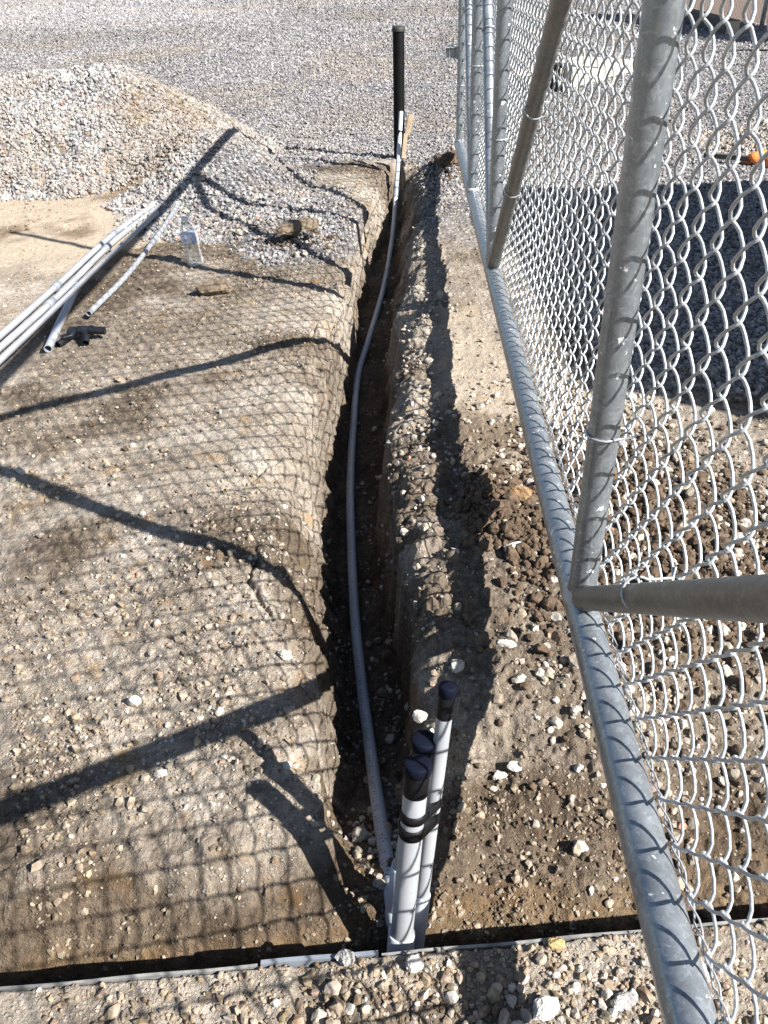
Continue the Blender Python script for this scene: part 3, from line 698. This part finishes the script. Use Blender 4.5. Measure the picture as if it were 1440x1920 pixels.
# ------------------------------------------------------------------ riser, black post and stake at the trench end
bp_ = empty('black_pipe_post', (.188, 5.8, gz(.188, 5.8)-.05), 'tall black plastic pipe standing upright at the far end of the trench', 'pipe')
MB().tube([(.184, 5.8, -.12), (.19, 5.8, .30), (.195, 5.8, .745)], .036, 28).build('pipe', M_BLACKPIPE, bp_)
MB().tube([(.195, 5.8, .742), (.195, 5.8, .756), (.195, 5.8, .768), (.195, 5.8, .772)], [.041, .041, .036, .02], 28).build('end_cap', M_RUBBER, bp_)
rt = MB().tube([(.181, 5.515, .195), (.1845, 5.532, .222)], .0155, 18).build('tape_band', M_TAPE, c)
st = MB(); M1 = Matrix.Translation((.250, 5.72, .225)) @ Matrix.Rotation(math.radians(14), 4, 'Y') @ Matrix.Rotation(math.radians(-14), 4, 'X')
st.box((0, 0, 0), (.034, .02, .125), 0, .003, M1)
o = st.build('wooden_stake', M_WOOD, None); tag(o, 'stub of pale wood tied beside the black pipe, higher of the two wooden bits', 'stake')
st = MB(); M1 = Matrix.Translation((.212, 5.55, .13)) @ Matrix.Rotation(math.radians(9), 4, 'Y') @ Matrix.Rotation(math.radians(-24), 4, 'X')
st.box((0, 0, 0), (.026, .014, .15), 0, .003, M1)
o = st.build('wood_splint', M_WOOD, None); tag(o, 'small wood splint taped along the conduit riser in front of the black pipe', 'splint')

# ------------------------------------------------------------------ conduits lying on the left
def lying(pts, r, mat, label, couple=(), lift=0, hollow=.8, name='loose_conduit'):
    P = []
    for x, y in pts: P.append((x, y, lift + r + .007))
    path = smooth_path(P, 6)
    o = MB().tube(path, r, 18, hollow=hollow).build(name, mat, None); tag(o, label, 'conduit', 'loose conduits on the left')
    for f, rr, ln in couple:
        i = int(f*(len(path)-1)); i = min(max(i, 0), len(path)-2); p = path[i]; d = (path[i+1]-path[i]).normalized()
        MB().tube([p-d*ln*.5, p-d*ln*.49, p+d*ln*.49, p+d*ln*.5], [rr*.94, rr, rr, rr*.94], 18).build('coupling', M_PVC_D, o)
    return o
lying([(-1.46, 2.0), (-1.385, 2.83), (-1.345, 3.39), (-1.30, 4.15), (-1.182, 4.97)], .0128, M_PVC_W, 'outermost of the long loose conduits, reaching the gravel heap', [(.50, .0168, .05), (.75, .0168, .06)], .004)
lying([(-1.42, 2.0), (-1.345, 2.74), (-1.300, 3.29), (-1.265, 4.06), (-1.165, 4.80)], .0128, M_PVC_W, 'middle one of the long loose conduits between its two neighbours', [(.49, .0168, .06), (.74, .0168, .05)], .002)
lying([(-1.33, 2.0), (-1.288, 2.59), (-1.255, 3.06), (-1.212, 3.73), (-1.150, 4.50)], .0118, M_PVC_W, 'long loose conduit lying nearest the trench, brightest of the three', [], .016)
lying([(-1.165, 2.72), (-1.212, 3.05), (-1.256, 3.40)], .0145, M_PVC, 'short loose conduit with its open end beside the black fitting', [(.95, .0178, .05)], .0)
lying([(-1.113, 3.05), (-1.074, 3.51), (-1.068, 4.09), (-1.082, 4.78)], .0112, M_PVC_W, 'slim slightly bent conduit lying alone right of the long ones', [(.64, .0148, .06)], .006)

# ------------------------------------------------------------------ water bottle
m, n, b = newmat('clear bottle plastic'); b.inputs['Base Color'].default_value = (.60, .61, .62, 1); b.inputs['Roughness'].default_value = .08
M_CLEAR = m
tr = N(n, 'ShaderNodeBsdfTransparent'); tr.inputs[0].default_value = (.93, .95, .96, 1); lw = N(n, 'ShaderNodeLayerWeight'); lw.inputs[0].default_value = .35
mr = N(n, 'ShaderNodeMapRange'); n.links.new(lw.outputs['Facing'], mr.inputs[0]); mr.inputs[3].default_value = .09; mr.inputs[4].default_value = .85
mx = N(n, 'ShaderNodeMixShader'); n.links.new(mr.outputs[0], mx.inputs[0]); n.links.new(tr.outputs[0], mx.inputs[1]); n.links.new(b.outputs[0], mx.inputs[2])
n.links.new(mx.outputs[0], n.nodes['Material Output'].inputs[0])
m, n, b = newmat('bottle label'); tc = N(n, 'ShaderNodeTexCoord'); t = noise_tex(n, tc.outputs['Object'], 60, 2); r = ramp(n, t.outputs[0], [(.50, (.60, .62, .66)), (.60, (.25, .34, .55))]); n.links.new(r.outputs[0], b.inputs['Base Color']); b.inputs['Roughness'].default_value = .4; M_LABEL = m
bx, by = -.810, 3.69; bz = gz(bx, by)
bot = empty('water_bottle', (bx, by, bz), 'small clear plastic water bottle with a white and blue label standing on the dirt', 'bottle')
Mb = Matrix.Translation((bx, by, bz+.002)) @ Matrix.Rotation(math.radians(-5), 4, 'Y')
prof = [(0.001, .008), (.018, .004), (.031, .0), (.036, .008), (.0365, .03), (.0345, .036), (.0365, .042), (.0345, .05), (.0365, .058), (.0345, .066), (.0365, .074), (.034, .09), (.0365, .104), (.0365, .142), (.033, .158), (.022, .178), (.0145, .190), (.0135, .200)]
MB().lathe(prof, 36, Mb).build('bottle_body', M_CLEAR, bot)
MB().lathe([(.0370, .104), (.0374, .106), (.0374, .140), (.0370, .142)], 36, Mb).build('label_band', M_LABEL, bot)
MB().lathe([(.0150, .196), (.0155, .197), (.0155, .208), (.0145, .210), (.0, .210)], 24, Mb).build('bottle_cap', simple('white cap', (.75, .77, .8), (.82, .84, .86), .4, 0, 20, 0), bot)

# ------------------------------------------------------------------ black plastic fitting beside the short conduit
fx, fy = -1.085, 2.83; fz = gz(fx, fy)
M_FIT = simple('dark blue black plastic', (.006, .007, .010), (.014, .016, .022), .45, 0, 30, .3, 90, .001, spec=.3)
f = MB()
f.tube(smooth_path([(fx-.075, fy-.075, fz+.016), (fx-.05, fy-.03, fz+.022), (fx-.01, fy+.0, fz+.045), (fx+.05, fy-.0, fz+.048)], 6), [.015]*18+[.019], 16, hollow=.75)
f.tube([(fx+.052, fy, fz+.048), (fx+.066, fy+.0, fz+.047)], .022, 16, hollow=.8)
f.tube(smooth_path([(fx+.02, fy+.0, fz+.046), (fx+.04, fy-.035, fz+.035), (fx+.045, fy-.07, fz+.018)], 6), .016, 16, hollow=.75)
f.box((fx-.005, fy+.01, fz+.046), (.09, .05, .022), .15, .006)
f.box((fx-.045, fy-.03, fz+.034), (.05, .035, .02), .7, .005)
f.v = [(fx+(a-fx)*.82, fy+(b-fy)*.82, fz+(c-fz)*.82) for a, b, c in f.v]; o = f.build('pipe_fitting', M_FIT, None); tag(o, 'black plastic branch fitting dropped by the open end of the short conduit', 'fitting')

# ------------------------------------------------------------------ clods and single rocks
def lump(name, loc, dim, seed, mat, label, cat, group=None, rz=0, sink=.25):
    r = np.random.default_rng(seed); v, fcs = ico(seed+500, 1); V = [tuple(q) for q in v]; F = [tuple(q) for q in fcs]
    # one more subdivision for a rough broken surface
    cache = {}; V = [np.array(q) for q in V]
    def mid(a, b):
        k = (min(a, b), max(a, b))
        if k not in cache: V.append((V[a]+V[b])/2 + r.normal(size=3)*.035); cache[k] = len(V)-1
        return cache[k]
    for _ in range(2):
        nf = []; cache.clear()
        for a, b_, c_ in F: ab, bc, ca = mid(a, b_), mid(b_, c_), mid(c_, a); nf += [(a, ab, ca), (b_, bc, ab), (c_, ca, bc), (ab, bc, ca)]
        F = nf
    z = gz(*loc); cr, sr = math.cos(rz), math.sin(rz)
    vv = []
    for q in V:
        x, y, zz = q[0]*dim[0]/2, q[1]*dim[1]/2, q[2]*dim[2]/2
        vv.append((loc[0]+cr*x-sr*y, loc[1]+sr*x+cr*y, z+dim[2]*(.5-sink)+zz))
    o = MB().add(vv, F, False).build(name, mat, None); tag(o, label, cat, group); return o
def rockmat(nm, a, b_): return simple(nm, a, b_, .9, 0, 60, .6, 200, .002)
R1 = rockmat('pale rock', (.48, .45, .40), (.66, .63, .58)); R2 = rockmat('grey rock', (.26, .25, .24), (.40, .38, .36)); R3 = rockmat('red brick chip', (.45, .12, .07), (.60, .20, .12)); R4 = rockmat('ochre rock', (.36, .24, .10), (.52, .38, .18))
lump('earth_clod', (-.665, 3.28), (.16, .10, .085), 3, M_CLOD_PALE, 'flat brown earth clod lying alone in front of the water bottle', 'clod')
lump('earth_clod', (-.37, 3.99), (.24, .11, .09), 5, M_CLOD_PALE, 'large brown earth clod at the edge of the gravel left of the trench', 'clod', None, .45)
lump('earth_clod', (.47, 5.28), (.16, .20, .13), 6, M_CLOD, 'big dark clod under the far end of the gate', 'clod')
lump('earth_clod', (.325, 1.66), (.075, .07, .045), 7, simple('ochre clod', (.16, .095, .045), (.32, .20, .10), .95, 0, 60, .7, 160, .004), 'ochre brown clod among dark crumbs right of the trench under the rail', 'clod')
lump('dark_chunk', (-.84, 4.56), (.10, .05, .03), 8, M_CLOD, 'small dark chunk on the pale gravel above the bottle', 'chunk', None, .6)
lump('rock', (-.075, .572), (.028, .024, .026), 11, R2, 'grey rock perched on the edging strip left of the stub feet', 'rock')
lump('rock', (.018, .560), (.032, .026, .024), 12, R1, 'pale rock on the near ground just below the stub feet', 'rock')
lump('rock', (.215, .585), (.028, .022, .020), 13, R4, 'ochre yellow rock on the near edge of the cross trench', 'rock')
lump('rock', (.02, .455), (.030, .030, .022), 14, R1, 'white rounded rock on the near ground at the bottom of the picture', 'rock')
lump('rock', (.185, .500), (.045, .034, .024), 15, R1, 'largest pale angular rock on the near ground', 'rock', None, .5)
lump('rock', (.145, .478), (.034, .024, .020), 16, R1, 'pale rock beside the largest one on the near ground', 'rock', None, 1.1)
lump('rock', (.125, .408), (.022, .018, .014), 17, R3, 'red brick chip on the near ground', 'rock')
lump('rock', (.29, .505), (.040, .026, .018), 18, R2, 'grey flat rock near the bottom rail on the near ground', 'rock')
lump('rock', (-.205, 1.165), (.032, .026, .026), 19, R1, 'white rock on the flat ground left of the trench', 'rock')
lump('rock', (.235, 1.165), (.050, .022, .016), 20, R1, 'long white rock right of the tallest stub', 'rock', None, -.3)
lump('rock', (.185, .915), (.030, .024, .020), 21, R1, 'white rounded rock on the bank right of the stubs', 'rock')
lump('rock', (.215, .925), (.034, .022, .018), 22, R1, 'pale rock touching the shaded bank right of the stubs', 'rock')
lump('rock', (.29, 1.46), (.055, .035, .028), 23, R1, 'white blocky rock at the foot of the dark spoil beside the rail', 'rock', None, .4)
lump('rock', (-.40, .905), (.022, .018, .014), 24, R1, 'pale stone lying on the brace shadow at lower left', 'rock')

# ------------------------------------------------------------------ yard things beyond the gate
bd = empty('board_stack', (2.35, 9.45, gz(2.35, 9.45)), 'low stack of cream boards lying on the grey gravel beyond the gate', 'boards')
ang = math.atan2(9.73-8.67, 2.81-1.84)
def bl(u, v, z): 
    return (1.86+math.cos(ang)*u-math.sin(ang)*v, 8.72+math.sin(ang)*u+math.cos(ang)*v, z)
for k, (u0, u1, v0, v1, z0, z1) in enumerate(((.0, .78, .0, .34, .0, .05), (.0, .80, .35, .68, .0, .05), (.02, .82, .02, .36, .052, .10), (.0, .79, .37, .70, .052, .10), (.84, 1.62, .06, .40, .0, .05), (.85, 1.66, .42, .76, .0, .05), (.86, 1.60, .08, .44, .052, .11), (.84, 1.64, .45, .78, .052, .11))):
    MB().box(bl((u0+u1)/2, (v0+v1)/2, (z0+z1)/2+.01), (u1-u0, v1-v0, z1-z0), ang, .004).build('board', M_BOARD, bd)
rb = empty('rubber_block', (1.80, 8.66, 0), 'black rubber block at the left end of the cream board stack', 'block')
MB().box((1.80, 8.68, .12), (.15, .22, .24), ang, .012).build('body', M_RUBBER, rb)
MB().box((1.795, 8.55, .13), (.018, .012, .16), ang, .002).build('white_stripe', M_BOARD, rb)
# orange bag and dark bar
def crumple(name, loc, dim, seed, mat):
    r = np.random.default_rng(seed); mb = MB(); nu, nv = 40, 20; v = []
    for i in range(nv+1):
        ph = math.pi*i/nv
        for j in range(nu):
            th = 2*math.pi*j/nu; d = 1 + .16*math.sin(3*th+2*ph+seed) + .10*math.sin(7*th-3*ph) + .06*math.sin(13*th+5*ph) + r.normal()*.01
            p = (math.sin(ph)*math.cos(th)*d*dim[0]/2, math.sin(ph)*math.sin(th)*d*dim[1]/2, max(math.cos(ph)*d*dim[2]/2, -dim[2]*.3))
            v.append((loc[0]+p[0], loc[1]+p[1], loc[2]+p[2]+dim[2]*.3))
    f = [(i*nu+j, i*nu+(j+1) % nu, (i+1)*nu+(j+1) % nu, (i+1)*nu+j) for i in range(nv) for j in range(nu)]
    return mb.add(v, f, True).build(name, mat, None)
o = crumple('orange_bag', (2.42, 5.20, gz(2.42, 5.2)), (.30, .20, .11), 3, M_ORANGE); tag(o, 'crumpled orange fabric bag at the right edge beyond the gate', 'bag')
mb = MB(); mb.box((2.20, 5.27, gz(2.2, 5.27)+.045), (.34, .028, .03), -1.15+.55, .003); o = mb.build('dark_bar', M_TIMBER, None); tag(o, 'dark wooden bar lying against the orange bag', 'bar')
# railway tie and fence far behind
tb = empty('timber_sleeper', (5.46, 15.0, 0), 'dark square timber lying on the gravel by the far fence', 'timber')
a2 = math.atan2(16.6-13.75, 5.62-5.36); L = 2.9
MB().box((5.50, 15.2, .10), (L, .20, .18), a2, .01).build('beam', M_TIMBER, tb)
ex, ey = 5.50-math.cos(a2)*(L/2+.006), 15.2-math.sin(a2)*(L/2+.006)
MB().box((ex, ey, .10), (.012, .185, .165), a2, .003).build('sawn_end', M_TIMBER_END, tb)
ff = empty('far_fence', (6.3, 16.0, 0), 'far chain link fence with brown privacy fabric at the upper right', 'fence')
FA, FB = Vector((6.0, 18.2, 0)), Vector((6.75, 11.5, 0)); fd = (FB-FA).normalized(); fn = Vector((fd.y, -fd.x, 0))
def fp(s, z, o_=0): q = FA + fd*s - fn*o_; return Vector((q.x, q.y, z))
LF = (FB-FA).length
for s_ in (.55, 3.2, 5.9): MB().tube([fp(s_, -.05, -.04), fp(s_, 1.9, -.04)], .035, 14).build('post', simple('pale post', (.55, .55, .52), (.68, .67, .63), .6, 0, 8, 0) if s_ < 1 else M_GALV, ff)
MB().tube([fp(0, 1.85, -.04), fp(LF, 1.85, -.04)], .02, 12).build('top_rail', M_GALV, ff)
pts = [fp(0, .04, .03), fp(LF, .04, .03), fp(LF, 1.82, .03), fp(0, 1.82, .03), fp(0, .04, .034), fp(LF, .04, .034), fp(LF, 1.82, .034), fp(0, 1.82, .034)]
MB().add(pts, [(0, 1, 2, 3), (7, 6, 5, 4), (0, 4, 5, 1), (2, 6, 7, 3), (1, 5, 6, 2), (0, 3, 7, 4)], False).build('privacy_fabric', M_SLAT, ff)
wm = MB(); hh = .10
for k in range(-18, int(LF/hh)+1):
    for sg in (1, -1):
        s0 = k*hh; s1 = s0 + 1.78; za, zb = (.04, 1.82) if sg > 0 else (1.82, .04)
        t0 = max(0, -s0/1.78); t1 = min(1, (LF-s0)/1.78)
        if t1 <= t0: continue
        wm.tube([fp(s0+1.78*t0, za+(zb-za)*t0, .012 + .004*(sg > 0)), fp(s0+1.78*t1, za+(zb-za)*t1, .012+.004*(sg > 0))], .0028, 4, cap=False)
wm.build('chain_link_mesh', M_WIRE, ff)
cb = MB(); cb.tube(smooth_path([(3.6, 11.2, .012), (4.6, 11.6, .012), (5.6, 11.2, .012), (6.6, 11.9, .012), (8.2, 11.6, .012)], 10), .012, 8)
o = cb.build('black_cable', M_CABLE, None); tag(o, 'thin black cable trailing over the gravel in front of the far fence', 'cable')

# ------------------------------------------------------------------ unseen caster right of the view, guessed as a cabinet, added for its shade
cab = empty('shade_caster', (3.75, 2.35, 0), 'large grey steel cabinet, unseen outside the right edge, added to shade the gravel', 'cabinet')
MB().box((3.80, 2.35, 1.0), (2.4, 2.5, 1.74), 0, .03).build('body', M_STEELBOX, cab)
MB().box((3.80, 2.35, 1.885), (2.46, 2.56, .03), 0, .008).build('roof', M_STEELBOX, cab)
for dy in (-.62, .62):
    d_ = MB().box((2.594, 2.35+dy, 1.0), (.02, 1.16, 1.6), 0, .006).build('door', M_STEELBOX, cab)
    MB().box((2.575, 2.35+dy*.12, 1.05), (.02, .03, .18), 0, .005).build('handle', M_TAPE, d_)
for dx in (-1.0, 1.0): MB().box((3.80+dx, 2.35, .055), (.16, 2.4, .15), 0, .01).build('skid', M_TIMBER, cab)
print('done')
